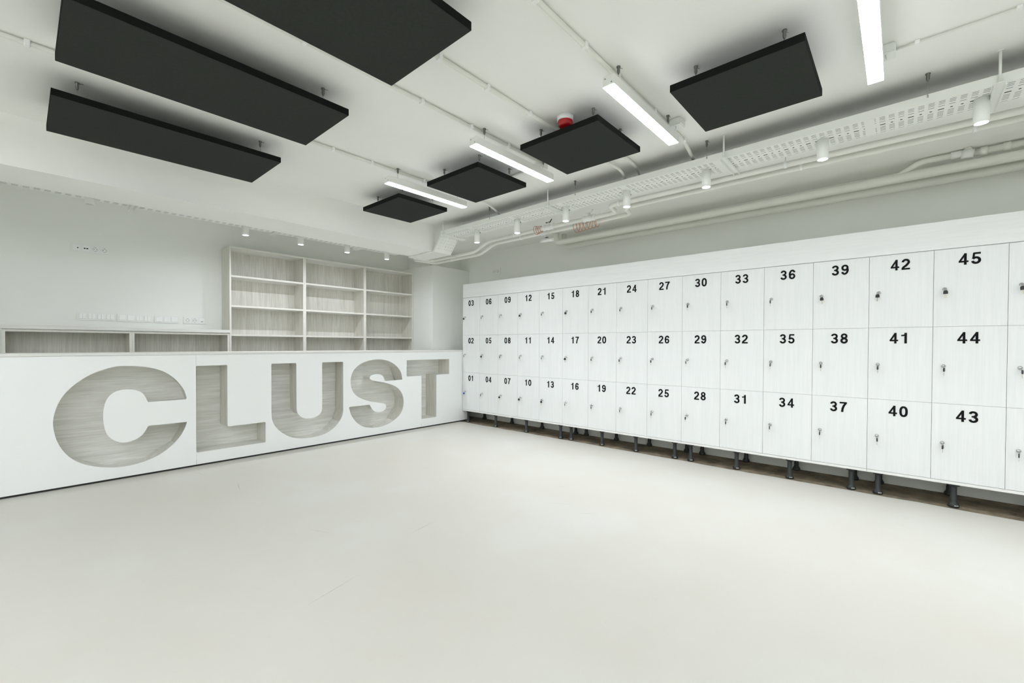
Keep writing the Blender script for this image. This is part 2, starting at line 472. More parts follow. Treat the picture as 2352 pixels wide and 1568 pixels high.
def grow(pts, d):
    n = len(pts); out = []
    area = sum(pts[i - 1][0] * pts[i][1] - pts[i][0] * pts[i - 1][1] for i in range(n))
    sg = 1 if area > 0 else -1
    for i in range(n):
        a, b_, c = Vector(pts[i - 1]), Vector(pts[i]), Vector(pts[(i + 1) % n])
        n1 = Vector(((b_ - a).y, -(b_ - a).x)).normalized() * sg
        n2 = Vector(((c - b_).y, -(c - b_).x)).normalized() * sg
        m_ = n1 + n2
        m_ = m_ / max(0.35, m_.length_squared / 2)
        out.append((b_.x + m_.x * d, b_.y + m_.y * d))
    return out

YN = YCTR + 0.265
for k in 'CLUST':
    poly = grow(coarse(smooth_outline(LET[k]), 0.022 if k in 'CSU' else 0.004), 0.027 if k in 'CSU' else 0.001)
    mb = MB(); mb.mat(0)
    bm = mb.bm
    fr = [bm.verts.new((x, YCTR + 0.0185, z)) for x, z in poly]
    bk = [bm.verts.new((x, YN, z)) for x, z in poly]
    n = len(poly)
    for i in range(n):
        f = mb.face([fr[i], fr[(i + 1) % n], bk[(i + 1) % n], bk[i]])
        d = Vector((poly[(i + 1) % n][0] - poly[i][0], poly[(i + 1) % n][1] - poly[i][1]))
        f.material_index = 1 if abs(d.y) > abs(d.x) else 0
    xs = [p[0] for p in poly]; zs = [p[1] for p in poly]
    f = mb.face([bm.verts.new(p) for p in ((min(xs) - .01, YN + .001, min(zs) - .01), (max(xs) + .01, YN + .001, min(zs) - .01), (max(xs) + .01, YN + .001, max(zs) + .01), (min(xs) - .01, YN + .001, max(zs) + .01))])
    nb = mb.build('letter_niche', [M_WOODH, M_WOODV], counter, recalc=False)
    nb['label'] = 'grey wooden niche in the shape of the letter ' + k
mb = MB(); mb.bevel_box(-1.60, 4.69, YCTR - 0.002, 5.60, 1.0955, 1.120, 0.001, 1); mb.build('worktop', M_TOP, counter)
mb = MB(); mb.box(-1.58, 4.66, YCTR + 0.012, 5.56, 0.0, 0.06); mb.build('plinth', M_BLACK, counter)
mb = MB(); mb.box(-1.60, 4.60, 5.545, 5.563, 0.06, 1.095); mb.box(-1.60, -1.582, 5.202, 5.545, 0.06, 1.095); mb.build('rear_panel', M_WHITE, counter)

# ------------------------------------------------------------------ bookcases on the back wall
YS = 6.14
def bookcase(x0, x1, label):
    t = thing('bookcase', label, 'bookcase', ((x0 + x1) / 2, 6.29, 0), 'grey ash bookcases on the back wall')
    th = 0.0195
    for xa, xb in ((x0, x0 + th), (x1 - th, x1)):
        m = MB(); m.box(xa, xb, YS + 0.001, YB - 0.004, 0, 2.391)
        m.mat(1).box(xa, xb, YS - 0.0005, YS + 0.001, 0, 2.391); m.build('side_panel', [M_WOODV, M_WEDGE], t)
    m = MB(); m.box(x0 + th, x1 - th, YB - 0.014, YB - 0.006, 0.04, 2.37); m.build('back_panel', M_WOODV, t)
    m = MB(); m.box(x0 + th, x1 - th, YS + 0.001, YB - 0.014, 2.370, 2.391); m.mat(1).box(x0 + th, x1 - th, YS - 0.0005, YS + 0.001, 2.370, 2.391); m.build('top_panel', [M_WOODH, M_WEDGE], t)
    for z in (2.032, 1.667, 1.312, 0.957, 0.60, 0.25):
        m = MB(); m.box(x0 + th, x1 - th, YS + 0.003, YB - 0.014, z - 0.011, z + 0.011)
        m.mat(1).box(x0 + th, x1 - th, YS + 0.0015, YS + 0.003, z - 0.011, z + 0.011); m.build('shelf', [M_WOODH, M_WEDGE], t)
bookcase(1.682, 2.571, 'grey ash open bookcase nearest the wall sockets, leftmost of the three bays')
bookcase(2.572, 3.465, 'grey ash open bookcase in the middle of the three tall bays')
bookcase(3.466, 4.334, 'grey ash open bookcase beside the white corner pier, rightmost bay')

def low_case(x0, x1, label):
    t = thing('low_bookcase', label, 'cabinet', ((x0 + x1) / 2, 6.29, 0), 'low open cabinets behind the counter')
    th = 0.02
    for xa, xb in ((x0, x0 + th), (x1 - th, x1)):
        m = MB(); m.box(xa, xb, YS + 0.002, YB - 0.004, 0, 1.329); m.mat(1).box(xa, xb, YS, YS + 0.002, 0, 1.329); m.build('side_panel', [M_WOODV, M_WEDGE], t)
    m = MB(); m.box(x0 + th, x1 - th, YS + 0.002, YB - 0.014, 1.311, 1.329); m.mat(1).box(x0 + th, x1 - th, YS, YS + 0.002, 1.311, 1.329); m.build('top_panel', [M_WOODH, M_WEDGE], t)
    m = MB(); m.box(x0 + th, x1 - th, YB - 0.014, YB - 0.006, 0.04, 1.311); m.build('back_panel', M_WOODV, t)
    for z in (0.72, 0.30):
        m = MB(); m.box(x0 + th, x1 - th, YS + 0.003, YB - 0.014, z - 0.01, z + 0.01); m.build('shelf', M_WOODH, t)
low_case(-0.108, 0.7845, 'low grey ash open cabinet at the left edge of the back wall')
low_case(0.7855, 1.680, 'low grey ash open cabinet next to the tall bookcases')
m = MB(); m.bevel_box(-0.112, 1.680, YS - 0.012, YB - 0.003, 1.336, 1.372, 0.001, 1)
m.mat(1).box(-0.10, 1.678, YS + 0.012, YB - 0.01, 1.3295, 1.336)
o = m.build('cabinet_top', [M_TOP, M_WEDGE]); solo(o, (0.78, 6.29, 1.3295))
tag(o, 'thick pale wooden top board lying on the low open cabinets', 'cabinet top')

# ------------------------------------------------------------------ locker wall
def ribbon(mb, pts, wd, th, closed=False):
    """flat stroke of width wd in the x-y plane, thickness th"""
    P = [Vector(p) for p in pts]; n = len(P)
    L_, R_ = [], []
    for i in range(n):
        if closed: t1, t2 = (P[i] - P[i - 1]).normalized(), (P[(i + 1) % n] - P[i]).normalized()
        else:
            t1 = (P[i] - P[i - 1]).normalized() if i else (P[1] - P[0]).normalized()
            t2 = (P[i + 1] - P[i]).normalized() if i < n - 1 else t1
        nn = Vector((-(t1 + t2).y, (t1 + t2).x)).normalized()
        s = wd / 2 / max(0.5, nn.dot(Vector((-t1.y, t1.x))))
        L_.append(P[i] + nn * s); R_.append(P[i] - nn * s)
    f = [[mb.bm.verts.new((v.x, v.y, z)) for v in side] for side in (L_, R_) for z in (0, th)]
    l0, l1, r0, r1 = f
    for i in range(n if closed else n - 1):
        j = (i + 1) % n
        mb.face([l1[i], l1[j], r1[j], r1[i]]); mb.face([l0[i], r0[i], r0[j], l0[j]])
        mb.face([l0[i], l0[j], l1[j], l1[i]]); mb.face([r0[i], r1[i], r1[j], r0[j]])
    if not closed:
        for i in (0, n - 1): mb.face([l0[i], l1[i], r1[i], r0[i]])

def arc(cx, cy, rx, ry, a0, a1, n=18, e=1.0):
    out = []
    for k in range(n + 1):
        a = math.radians(a0 + (a1 - a0) * k / n); c, s = math.cos(a), math.sin(a)
        out.append((cx + rx * math.copysign(abs(c) ** e, c), cy + ry * math.copysign(abs(s) ** e, s)))
    return out
W_ = 0.178
def digit_strokes(d):
    if d == '0': return [(arc(.28, .5, .195, .42, 0, 342, 19, .85), W_, True)]
    if d == '1': return [([(.345, 0), (.345, 1)], .18, False), ([(.06, .745), (.20, .755), (.30, .80)], .125, False)]
    if d == '2': return [(arc(.28, .70, .19, .222, 178, -25, 16) + [(.30, .38), (.17, .27), (.10, .16), (.09, .08)], W_, False), ([(.01, .075), (.55, .075)], .15, False)]
    if d == '3': return [(arc(.27, .725, .18, .197, 172, -80, 16), W_ * .95, False), (arc(.275, .285, .195, .207, 82, -172, 18), W_, False), ([(.18, .515), (.31, .515)], .13, False)]
    if d == '4': return [([(.40, 0), (.40, 1)], .165, False), ([(.02, .285), (.58, .285)], .14, False), ([(.385, .93), (.075, .30)], .135, False)]
    if d == '5': return [([(.12, .925), (.53, .925)], .15, False), ([(.165, .95), (.125, .46)], .135, False), (arc(.275, .32, .20, .24, 150, -168, 20), W_, False)]
    if d == '6': return [(arc(.285, .305, .19, .228, 0, 340, 17), W_ * .95, True), (arc(.30, .53, .215, .39, 195, 28, 16), W_, False)]
    if d == '7': return [([(.01, .925), (.55, .925)], .15, False), ([(.47, .90), (.32, .62), (.24, .35), (.205, 0)], W_, False)]
    if d == '8': return [(arc(.28, .735, .172, .19, 0, 342, 19), W_ * .92, True), (arc(.28, .285, .195, .21, 0, 342, 19), W_, True)]
    return [([(.56 - x, 1 - y) for x, y in arc(.285, .305, .19, .228, 0, 340, 17)], W_ * .95, True), ([(.56 - x, 1 - y) for x, y in arc(.30, .53, .215, .39, 195, 28, 16)], W_, False)]

def number_mesh(txt, h=0.0835):
    mb = MB()
    kx = 1.10 * h; adv = 0.79 * h; total = adv + 0.56 * kx
    for i, ch in enumerate(txt):
        for q, (pts, wd, cl) in enumerate(digit_strokes(ch)):
            b2 = MB()
            ribbon(b2, [(x * 1.10, y) for x, y in pts], wd, 0.030 - 0.005 * q, cl)
            for v in b2.bm.verts:
                x, y, z = v.co
                # plane of the door: text runs along -y, height z, front towards -x
                v.co = Vector((-z * h - 0.0004, -(i * adv - total / 2 + x * h), (y - 0.5) * h))
            mb._merge(b2.bm)
    bmesh.ops.recalc_face_normals(mb.bm, faces=list(mb.bm.faces))
    me = bpy.data.meshes.new('number'); mb.bm.to_mesh(me); mb.bm.free(); me.materials.append(M_INK)
    return me

def mesh_of(mb, name, mats):
    bmesh.ops.recalc_face_normals(mb.bm, faces=list(mb.bm.faces))
    me = bpy.data.meshes.new(name); mb.bm.to_mesh(me); mb.bm.free()
    for m_ in mats: me.materials.append(m_)
    return me

DOOR_W, DOOR_H = PITCH - 0.002, 0.5770
m = MB(); m.bevel_box(0, 0.018, -DOOR_W - 0.001, -0.001, -DOOR_H - 0.001, -0.001, 0.0008, 1)
DOOR = mesh_of(m, 'door', [M_DOOR])
m = MB(); m.lathe([(0.0, 0), (0.0135, 0), (0.0135, -0.002), (0.012, -0.0045), (0.0098, -0.0055), (0.0095, -0.011), (0.0, -0.012)], axis='X', n=20, cap=False)
LOCK = mesh_of(m, 'lock', [M_CHROME])
def key_in():
    m = MB()
    m.box(-0.020, -0.009, -0.004, 0.004, -0.001, 0.001)
    m.lathe([(0.0, -0.0013), (0.010, -0.0013), (0.011, 0.0), (0.010, 0.0013), (0.0, 0.0013)], c=(-0.029, 0, 0), axis='Z', n=16, cap=False)
    # split ring through the head
    m.tube([(-0.036 + 0.007 * math.cos(a), 0.0, -0.005 + 0.008 * math.sin(a)) for a in [2 * math.pi * k / 14 for k in range(14)]], 0.0009, n=6, closed=True)
    return mesh_of(m, 'key', [M_KEYM])
KEYIN = key_in()
def spare(head):
    m = MB(); m.mat(0)
    # moulded plastic head, wide and rounded
    pr = [(-0.0075, 0), (-0.0115, -0.006), (-0.0130, -0.016), (-0.0125, -0.027), (0.0125, -0.027), (0.0130, -0.016), (0.0115, -0.006), (0.0075, 0)]
    fr = [m.bm.verts.new((-0.0032, y, z)) for y, z in pr]; bk = [m.bm.verts.new((0.0032, y, z)) for y, z in pr]
    m.face(fr); m.face(bk[::-1])
    for i in range(8): m.face([fr[i], fr[(i + 1) % 8], bk[(i + 1) % 8], bk[i]])
    m.mat(1).box(-0.001, 0.001, -0.0034, 0.0034, -0.056, -0.027)
    return mesh_of(m, 'key', [head, M_BRASS])
SPARE, SPAREBLUE = spare(M_KEYB), spare(M_KEYBLUE)

def child(name, me, parent, loc, rot=(0, 0, 0), label=None):
    o = bpy.data.objects.new(name, me); COL.objects.link(o); o.parent = parent
    o.location = loc; o.rotation_euler = rot
    if label: o['label'] = label
    return o

WIDE = {3, 12, 18, 5, 17, 7, 10, 45, 42, 39, 48, 13}      # spare key seen face on
TURNED = {13, 19, 28, 29, 34, 39, 42, 45, 31}             # inserted key turned upright
def col_y(k): return Y0 - PITCH * k

leg_m = MB()
leg_m.mat(0).lathe([(0.0, 0.172), (0.034, 0.172), (0.034, 0.164), (0.021, 0.160), (0.0185, 0.150), (0.0185, 0.075), (0.020, 0.072), (0.020, 0.045), (0.026, 0.030), (0.033, 0.020), (0.033, 0.004), (0.030, 0.0), (0.0, 0.0)], n=20, cap=False)
LEG = mesh_of(leg_m, 'leg', [M_LEG])
leg_m = MB(); leg_m.bevel_box(-0.0345, -0.0250, -0.013, 0.013, 0.012, 0.021, 0.003, 1)  # pale block stands in for the highlight on each front foot
GLINT = mesh_of(leg_m, 'leg_glint', [M_LEGGLINT])

UNITS = [(0, 5, (5.085, 4.485, 3.895, 3.312), 'white locker cabinet numbered 01 to 15, against the reception counter'),
         (5, 9, (3.148, 2.700, 2.260, 1.812), 'white locker cabinet numbered 16 to 27, second from the counter'),
         (9, 13, (1.642, 1.198, 0.750, 0.302), 'white locker cabinet numbered 28 to 39, third from the counter'),
         (13, 17, (0.128, -0.312, -0.76, -1.20), 'white locker cabinet numbered from 40 up, farthest from the counter')]
for c0, c1, legs, label in UNITS:
    ya, yb = col_y(c0), col_y(c1)
    loc = (4.80, (ya + yb) / 2, -0.006)
    t = thing('locker_cabinet', label, 'lockers', loc, 'numbered locker cabinets')
    L0 = Vector(loc)
    m = MB()
    m.box(XLOCK + 0.020, 5.015, yb + 0.0005, yb + 0.0165, 0.172, 1.928); m.box(XLOCK + 0.020, 5.015, ya - 0.0165, ya - 0.0005, 0.172, 1.928)
    m.box(5.005, 5.015, yb + 0.0165, ya - 0.0165, 0.172, 1.928)
    m.box(XLOCK + 0.020, 5.005, yb + 0.0165, ya - 0.0165, 1.910, 1.928)
    for z in ROWS[1:3]: m.box(XLOCK + 0.020, 5.005, yb + 0.0165, ya - 0.0165, z - 0.009, z + 0.007)
    for c in range(c0 + 1, c1): m.box(XLOCK + 0.020, 5.004, col_y(c) - 0.009, col_y(c) + 0.009, 0.194, 1.91)
    m.build('carcass', M_EDGE, t)
    m = MB(); m.box(XLOCK, 5.004, yb + 0.0008, ya - 0.0008, 0.172, 0.1925); m.build('base_panel', M_EDGE, t)
    for y in legs:
        for x in (4.625, 4.978):
            lg = child('leg', LEG, t, Vector((x, y, 0.0)) - L0 + Vector((0, 0, -0.006 if x > 4.6 else 0)))
            if x < 4.7: child('leg_glint', GLINT, lg, (0, 0, 0), (0, 0, math.radians(28)), 'pale block painted as a highlight on the black foot')
    for c in range(c0, c1):
        for r in range(3):
            num = c * 3 + (3 - r)
            d = child('door', DOOR, t, Vector((XLOCK, col_y(c), ROWS[r])) - L0, label='door with the black number %02d' % num)
            child('number', number_mesh('%02d' % num), d, (0, -0.189, -0.085))
            child('lock', LOCK, d, (0, -0.061, -0.297))
            roll = math.radians(random.uniform(60, 100)) if num in TURNED else math.radians(random.uniform(-10, 12))
            child('key', KEYIN, d, (0, -0.061, -0.297), (roll, 0, 0))
            facing = math.atan2(col_y(c) - 0.06, XLOCK)      # how the free hanging key happens to be turned
            yaw = facing + math.radians(random.uniform(-20, 20)) if num in WIDE or num == 1 else facing - math.radians(90 + random.uniform(-16, 16))
            k = child('key', SPAREBLUE if num == 1 else SPARE, d, (-0.036, -0.061 + random.uniform(-0.006, 0.006), -0.310), (math.radians(random.uniform(-6, 6)), 0, yaw))
            if num == 1: k['label'] = 'blue headed spare key'
m = MB(); m.bevel_box(XLOCK, XLOCK + 0.018, -1.40, Y0 - 0.001, 1.934, 2.144, 0.001, 1)
m.mat(1).box(XLOCK + 0.018, 5.015, -1.40, Y0 - 0.001, 2.126, 2.143)
m.box(XLOCK + 0.018, XLOCK + 0.036, -1.40, Y0 - 0.001, 1.9285, 2.126)
o = m.build('fascia_panel', [M_FASCIA, M_EDGE]); solo(o, (4.78, 1.9, 1.9285))
tag(o, 'long pale wood grain fascia board lying along the top of the lockers', 'fascia')

# ------------------------------------------------------------------ black acoustic panels
def gripper(mb, x, y, z=ZC):
    mb.lathe([(0.0, 0), (0.011, 0), (0.011, -0.006), (0.0075, -0.010), (0.0085, -0.030), (0.006, -0.038), (0.003, -0.044), (0.0, -0.044)], c=(x, y, z), n=12, cap=False)
    mb.tube([(x, y, z - 0.012), (x + 0.012, y - 0.006, z - 0.006), (x + 0.026, y - 0.010, z - 0.004)], 0.0012, n=6)

def acoustic(x0, x1, y0, y1, label):
    t = thing('acoustic_panel', label, 'ceiling panel', ((x0 + x1) / 2, (y0 + y1) / 2, 2.580), 'black hanging acoustic panels')
    m = MB(); m.mat(1).bevel_box(x0, x1, y0, y1, 2.580, 2.619, 0.0012, 1)
    for f in m.bm.faces:
        if f.normal.z < -0.9 or (abs(f.calc_center_median().z - 2.580) < 0.0005): f.material_index = 0
    m.build('felt_board', [M_FELT, M_FELTEDGE], t)
    for x in (x0 + 0.11, x1 - 0.11):
        for y in (y0 + 0.10, y1 - 0.10):
            m = MB(); m.tube([(x, y, 2.619), (x, y, ZC - 0.042)], 0.0011, n=6); m.lathe([(0.004, 2.619), (0.003, 2.634)], c=(x, y, 0), n=8); m.build('suspension_wire', M_WIRE, t)
            m = MB(); gripper(m, x, y); m.build('ceiling_gripper', M_STEEL, t)
SX, LX = (2.346, 2.926), (0.123, 1.318)
for (xx, yy, lab) in ((SX, (3.549, 4.194), 'small square black acoustic panel nearest the dropped beam'),
                      (SX, (2.477, 3.119), 'small square black acoustic panel second from the beam, between two lit tube lamps'),
                      (SX, (1.413, 2.044), 'small square black acoustic panel under the red and white fire alarm'),
                      (SX, (0.341, 0.963), 'square black acoustic panel nearest the viewer, closest to the near locker end'),
                      (LX, (3.559, 4.190), 'long black acoustic panel nearest the dropped beam, leftmost lowest in view'),
                      (LX, (2.520, 3.122), 'long black acoustic panel in the middle of the three long ones'),
                      (LX, (1.434, 2.060), 'long black acoustic panel overhead, cut by the top of the picture')):
    acoustic(xx[0], xx[1], yy[0], yy[1], lab)

# ------------------------------------------------------------------ linear lamps
def tube_lamp(yc, label, x0=2.070, x1=2.957, group='hanging linear lamps', glow=None):
    t = thing('linear_lamp', label, 'lamp', ((x0 + x1) / 2, yc, 2.577), group)
    w = 0.0335
    m = MB(); m.bevel_box(x0, x1, yc - w, yc + w, 2.5815, 2.636, 0.0012, 1); m.build('housing', M_STEELWH, t)
    m = MB(); m.bevel_box(x0 + 0.002, x1 - 0.002, yc - w + 0.001, yc + w - 0.001, 2.577, 2.5815, 0.001, 1); m.build('diffuser', glow or M_LAMP, t)
    for xe, s in ((x0, -1), (x1, 1)):
        m = MB()
        for dy, z in ((-0.018, 2.595), (0.02, 2.622)): m.lathe([(0.0035, 0.0), (0.003, s * 0.0012)], c=(xe, yc + dy, z), axis='X', n=10)
        m.build('end_screws', M_STEEL, t)
    for x in (x0 + 0.11, x1 - 0.10):
        m = MB(); m.tube([(x, yc, 2.636), (x, yc, ZC - 0.042)], 0.0011, n=6); m.build('suspension_wire', M_WIRE, t)
        m = MB(); gripper(m, x, yc); m.build('ceiling_gripper', M_STEEL, t)
    return t
tube_lamp(3.310, 'lit linear lamp farthest away, over the square panel nearest the beam')
tube_lamp(2.236, 'lit linear lamp in the middle, between the second and third square panels')
tube_lamp(1.184, 'lit linear lamp right of the fire alarm')
tube_lamp(0.113, 'lit linear lamp cut by the top of the picture, nearest the viewer')
for yc in (-0.96, -2.03, -3.10, -4.17):  # unseen row, added to brighten the room from behind
    tube_lamp(yc, 'added unseen linear lamp behind the viewer')
for yc in (-4.17, -3.10, -2.03, -0.96, 0.113, 1.184, 2.236, 3.31):  # lamps added out of view to lift the light from the left
    for x0 in (-1.30, -3.30):
        tube_lamp(yc, 'added linear lamp out of view on the left side of the room', x0, x0 + 0.887, 'linear lamps added in the unseen left half', M_LAMPADD)

# ------------------------------------------------------------------ cable trays
def tray_grid(m, f, length, width, pitch, flange, start=0.0):
    """perforated tray: f(s, t, u) maps length, across, up to space; real slots are left open"""
    ts_rows = [(-0.42, .016), (-0.35, .016), (-0.28, .016), (-0.17, .016), (0.0, .040), (0.13, .016), (0.20, .016), (0.27, .016), (0.34, .016), (0.44, .016)]
    tcut = [-0.5]
    for c, h in ts_rows: tcut += [c - h / 2, c + h / 2]
    tcut.append(0.5)
    n = int(length / pitch)
    scut, hole = [0.0], []
    cells = []
    for k in range(n):
        s0 = start + k * pitch
        cells.append((s0 + 0.20 * pitch, s0 + 0.38 * pitch, s0 + 0.62 * pitch, s0 + 0.80 * pitch))
        scut += list(cells[-1])
    scut.append(length)
    V = {}
    def vert(i, j):
        if (i, j) not in V: V[(i, j)] = m.bm.verts.new(f(scut[i], tcut[j] * width, 0))
        return V[(i, j)]
    for i in range(len(scut) - 1):
        seg = (i - 1) % 4 if 0 < i < len(scut) - 1 else 3
        k = (i - 1) // 4
        for j in range(len(tcut) - 1):
            if j % 2 == 1 and 0 < i < len(scut) - 1:
                centre = (j == 9)
                if not centre and seg in (0, 1, 2): continue
                if centre and (seg == 1 or (seg in (0, 2) and k % 3 == 0)): continue
            m.face([vert(i, j), vert(i + 1, j), vert(i + 1, j + 1), vert(i, j + 1)])
    ns = 40
    for t, s in ((-0.5, -1), (0.5, 1)):
        for i in range(ns):
            a, b_ = length * i / ns, length * (i + 1) / ns
            tw = t * width
            m.face([m.bm.verts.new(f(*p)) for p in ((a, tw, 0), (b_, tw, 0), (b_, tw, flange), (a, tw, flange))])
            m.face([m.bm.verts.new(f(*p)) for p in ((a, tw, flange), (b_, tw, flange), (b_, tw - s * 0.008, flange), (a, tw - s * 0.008, flange))])

def tray_x(y): return 3.512 + 0.0215 * y        # centre line of the tray along the locker wall
tray = thing('cable_tray', 'white perforated cable tray hanging along the locker wall', 'cable tray', (3.55, 1.8, 2.373))
m = MB()
tray_grid(m, lambda s, t, u: (tray_x(-1.6 + s) + t, -1.6 + s, 2.568 + u), 5.93, 0.272, 0.043, 0.050)
m.build('tray_run', M_STEELWH, tray, recalc=False)
p0, p1 = Vector((3.604, 4.31, 2.568)), Vector((3.585, 4.44, 2.374))
dv = (p1 - p0); ln = dv.length; dv.normalize(); nv = Vector((0, dv.z, -dv.y)).normalized()
if nv.y < 0: nv = -nv
m = MB(); tray_grid(m, lambda s, t, u: tuple(p0 + dv * s + Vector((t, 0, 0)) + nv * u), ln, 0.272, 0.040, 0.030)
m.build('tray_ramp', M_STEELWH, tray, recalc=False)
m = MB(); tray_grid(m, lambda s, t, u: (3.590 + t, 4.44 + s, 2.372 + u), 0.56, 0.272, 0.043, 0.014)
m.build('tray_dip', M_STEELWH, tray, recalc=False)
for y in (-1.1, 0.10, 0.98, 1.75, 2.43, 3.1, 3.75):
    m = MB(); m.box(tray_x(y) - 0.134, tray_x(y) + 0.134, y + 0.035, y + 0.085, 2.5655, 2.5675); m.build('splice_plate', M_STEELWH, tray)
tray2 = thing('cable_tray', 'white perforated cable tray above the counter, behind the dropped beam', 'cable tray', (1.2, 5.40, 2.51))
m = MB(); tray_grid(m, lambda s, t, u: (-1.6 + s, 5.40 - t, 2.512 + u), 5.25, 0.40, 0.062, 0.05)
m.build('tray_run', M_STEELWH, tray2, recalc=False)

def cable_run(pts, r, label, group, loc):  # cables added to shade the slots and the ceiling above
    m = MB(); m.tube(pts, r, n=8); o = m.build('filler_cable', M_CABLE); solo(o, loc); tag(o, label, 'cable', group)
for i in range(10):
    t_ = -0.122 + 0.027 * i
    pts = [(tray_x(y) + t_ + random.uniform(-0.003, 0.003), y, 2.583) for y in [-1.55 + 0.45 * k for k in range(13)] + [4.26]]
    cable_run(pts, 0.0128, 'added dark cable in the tray along the lockers, darkening its slots', 'filler cables in the tray along the lockers', (tray_x(1.5) + t_, 1.5, 2.570))
for i in range(9):
    t_ = 5.225 + 0.0435 * i
    cable_run([(-1.55 + 0.5 * k, t_ + random.uniform(-0.003, 0.003), 2.531) for k in range(11)], 0.018, 'added dark cable in the tray behind the beam, darkening its slots', 'filler cables in the tray behind the beam', (1.0, t_, 2.513))

def hanger(x0, x1, y, z, label, rods, along='X', group='strut hangers of the cable tray'):
    t = thing('strut_hanger', label, 'hanger', ((x0 + x1) / 2, y, z - 0.022), group)
    m = MB()
    if along == 'X':
        m.box(x0, x1, y - 0.021, y - 0.0185, z - 0.022, z); m.box(x0, x1, y + 0.0185, y + 0.021, z - 0.022, z)
        m.box(x0, x1, y - 0.0185, y + 0.0185, z - 0.0025, z)
    else:
        m.box(x0 - 0.021, x0 - 0.0185, y, x1, z - 0.022, z); m.box(x0 + 0.0185, x0 + 0.021, y, x1, z - 0.022, z); m.box(x0 - 0.0185, x0 + 0.0185, y, x1, z - 0.0025, z)
    m.build('strut_channel', M_STEELWH, t)
    for (x, yy) in rods:
        m = MB(); m.tube([(x, yy, z - 0.003), (x, yy, ZC)], 0.006, n=10); m.lathe([(0.016, 0), (0.016, -0.004)], c=(x, yy, ZC), n=12); m.build('threaded_rod', M_STEELWH, t)
for y, lab in ((-0.372, 'white strut hanger of the cable tray nearest the viewer, with white rod'),
               (0.985, 'white strut hanger of the cable tray right of the third linear lamp'),
               (2.62, 'white strut hanger of the cable tray where the vertical pipe rises'),
               (4.27, 'white strut hanger where the cable tray dips under the beam')):
    xc = tray_x(y)
    hanger(xc - 0.165, xc + 0.20, y, 2.5655, lab, ((xc - 0.146, y), (xc + 0.146, y)))
for x, lab in ((0.72, 'small strut under the tray behind the beam, above the wall switches'),
               (1.98, 'small strut under the tray behind the beam, over the left tall bookcase'),
               (3.02, 'small strut under the tray behind the beam, over the right tall bookcase')):
    t = thing('strut_hanger', lab, 'hanger', (x, 5.40, 2.49), 'struts of the tray behind the beam')
    m = MB(); m.box(x - 0.022, x - 0.018, 5.19, 5.64, 2.482, 2.510); m.box(x + 0.018, x + 0.022, 5.19, 5.64, 2.482, 2.510); m.box(x - 0.018, x + 0.018, 5.19, 5.64, 2.507, 2.510); m.build('strut_channel', M_STEELWH, t)
    for yy in (5.195, 5.61):
        m = MB(); m.tube([(x, yy, 2.508), (x, yy, ZC)], 0.005, n=8); m.build('threaded_rod', M_STEELWH, t)
for i, (y, lab) in enumerate(((-0.098, 'thin wire with ceiling gripper holding the tray by the nearest spotlight'),
               (1.108, 'thin wire with ceiling gripper holding the tray right of the third lamp end'),
               (2.30, 'thin wire with ceiling gripper holding the tray below the panel under the alarm'),
               (3.45, 'thin wire with ceiling gripper holding the tray past the middle lamp'))):
    x = tray_x(y) - 0.139
    t = thing('suspension_wire', lab, 'wire hanger', (x, y, 2.60), 'wire hangers of the cable tray')
    m = MB(); m.tube([(x, y, 2.600), (x, y, ZC - 0.04)], 0.0013, n=6); m.lathe([(0.004, -0.006), (0.004, 0.006)], c=(x, y, 2.606), n=8); m.build('wire', M_WIRE, t)
    m = MB(); gripper(m, x, y); m.build('ceiling_gripper', M_STEEL, t)

# ------------------------------------------------------------------ cylinder spotlights
def spotlight(x, y, ztop, zlens, label, group, lit=True, watts=None, beam=0.0):
    t = thing('spotlight', label, 'spotlight', (x, y, zlens), group)
    m = MB(); m.lathe([(0.0, ztop), (0.033, ztop), (0.033, zlens + 0.002), (0.0315, zlens), (0.028, zlens + 0.001), (0.027, zlens + 0.006), (0.0, zlens + 0.006)], c=(x, y, 0), n=28, cap=False); m.build('housing', M_STEELWH, t)
    m = MB(); m.lathe([(0.0, zlens + 0.0012), (0.0285, zlens + 0.0012), (0.0285, zlens + 0.0055), (0.0, zlens + 0.0055)], c=(x, y, 0), n=24, cap=False); m.build('lens', M_LENS if lit else M_LENSOFF, t)
    m = MB(); m.lathe([(0.006, -0.012), (0.006, 0.0)], c=(x + 0.030, y - 0.02, ztop - 0.02), n=8); m.build('screw', M_STEEL, t)
    if lit:
        # the opal lens glows all round, the reflector throws a wide cone straight down
        for kind, e in (('AREA', watts or SPOT_W), ('SPOT', beam)):
            if e <= 0: continue
            ld = bpy.data.lights.new('spot_beam', kind); ld.energy = e; ld.color = LIGHT_RGB
            if kind == 'AREA': ld.shape = 'DISK'; ld.size = 0.052; ld.spread = math.radians(172)
            else: ld.spot_size = math.radians(100); ld.spot_blend = 0.9; ld.shadow_soft_size = 0.025
            lo = bpy.data.objects.new('spot_beam', ld); COL.objects.link(lo); lo.parent = t; lo.location = (0, 0, -0.003)
SP = [(3.505, -0.321, 2.433, 'lit white spotlight on the tray nearest the viewer'),
      (3.521, 0.404, 2.438, 'lit white spotlight on the tray above lockers 37 to 39, second nearest'),
      (3.537, 1.155, 2.435, 'lit white spotlight on the tray third nearest, right of the third lamp'),
      (3.552, 1.840, 2.426, 'lit white spotlight in the middle of the row, where the pipes jog'),
      (3.566, 2.505, 2.426, 'lit white spotlight beside the orange wire coil and the vertical pipe'),
      (3.580, 3.157, 2.419, 'lit white spotlight second farthest on the locker tray'),
      (3.594, 3.808, 2.418, 'lit white spotlight on the locker tray nearest the beam')]
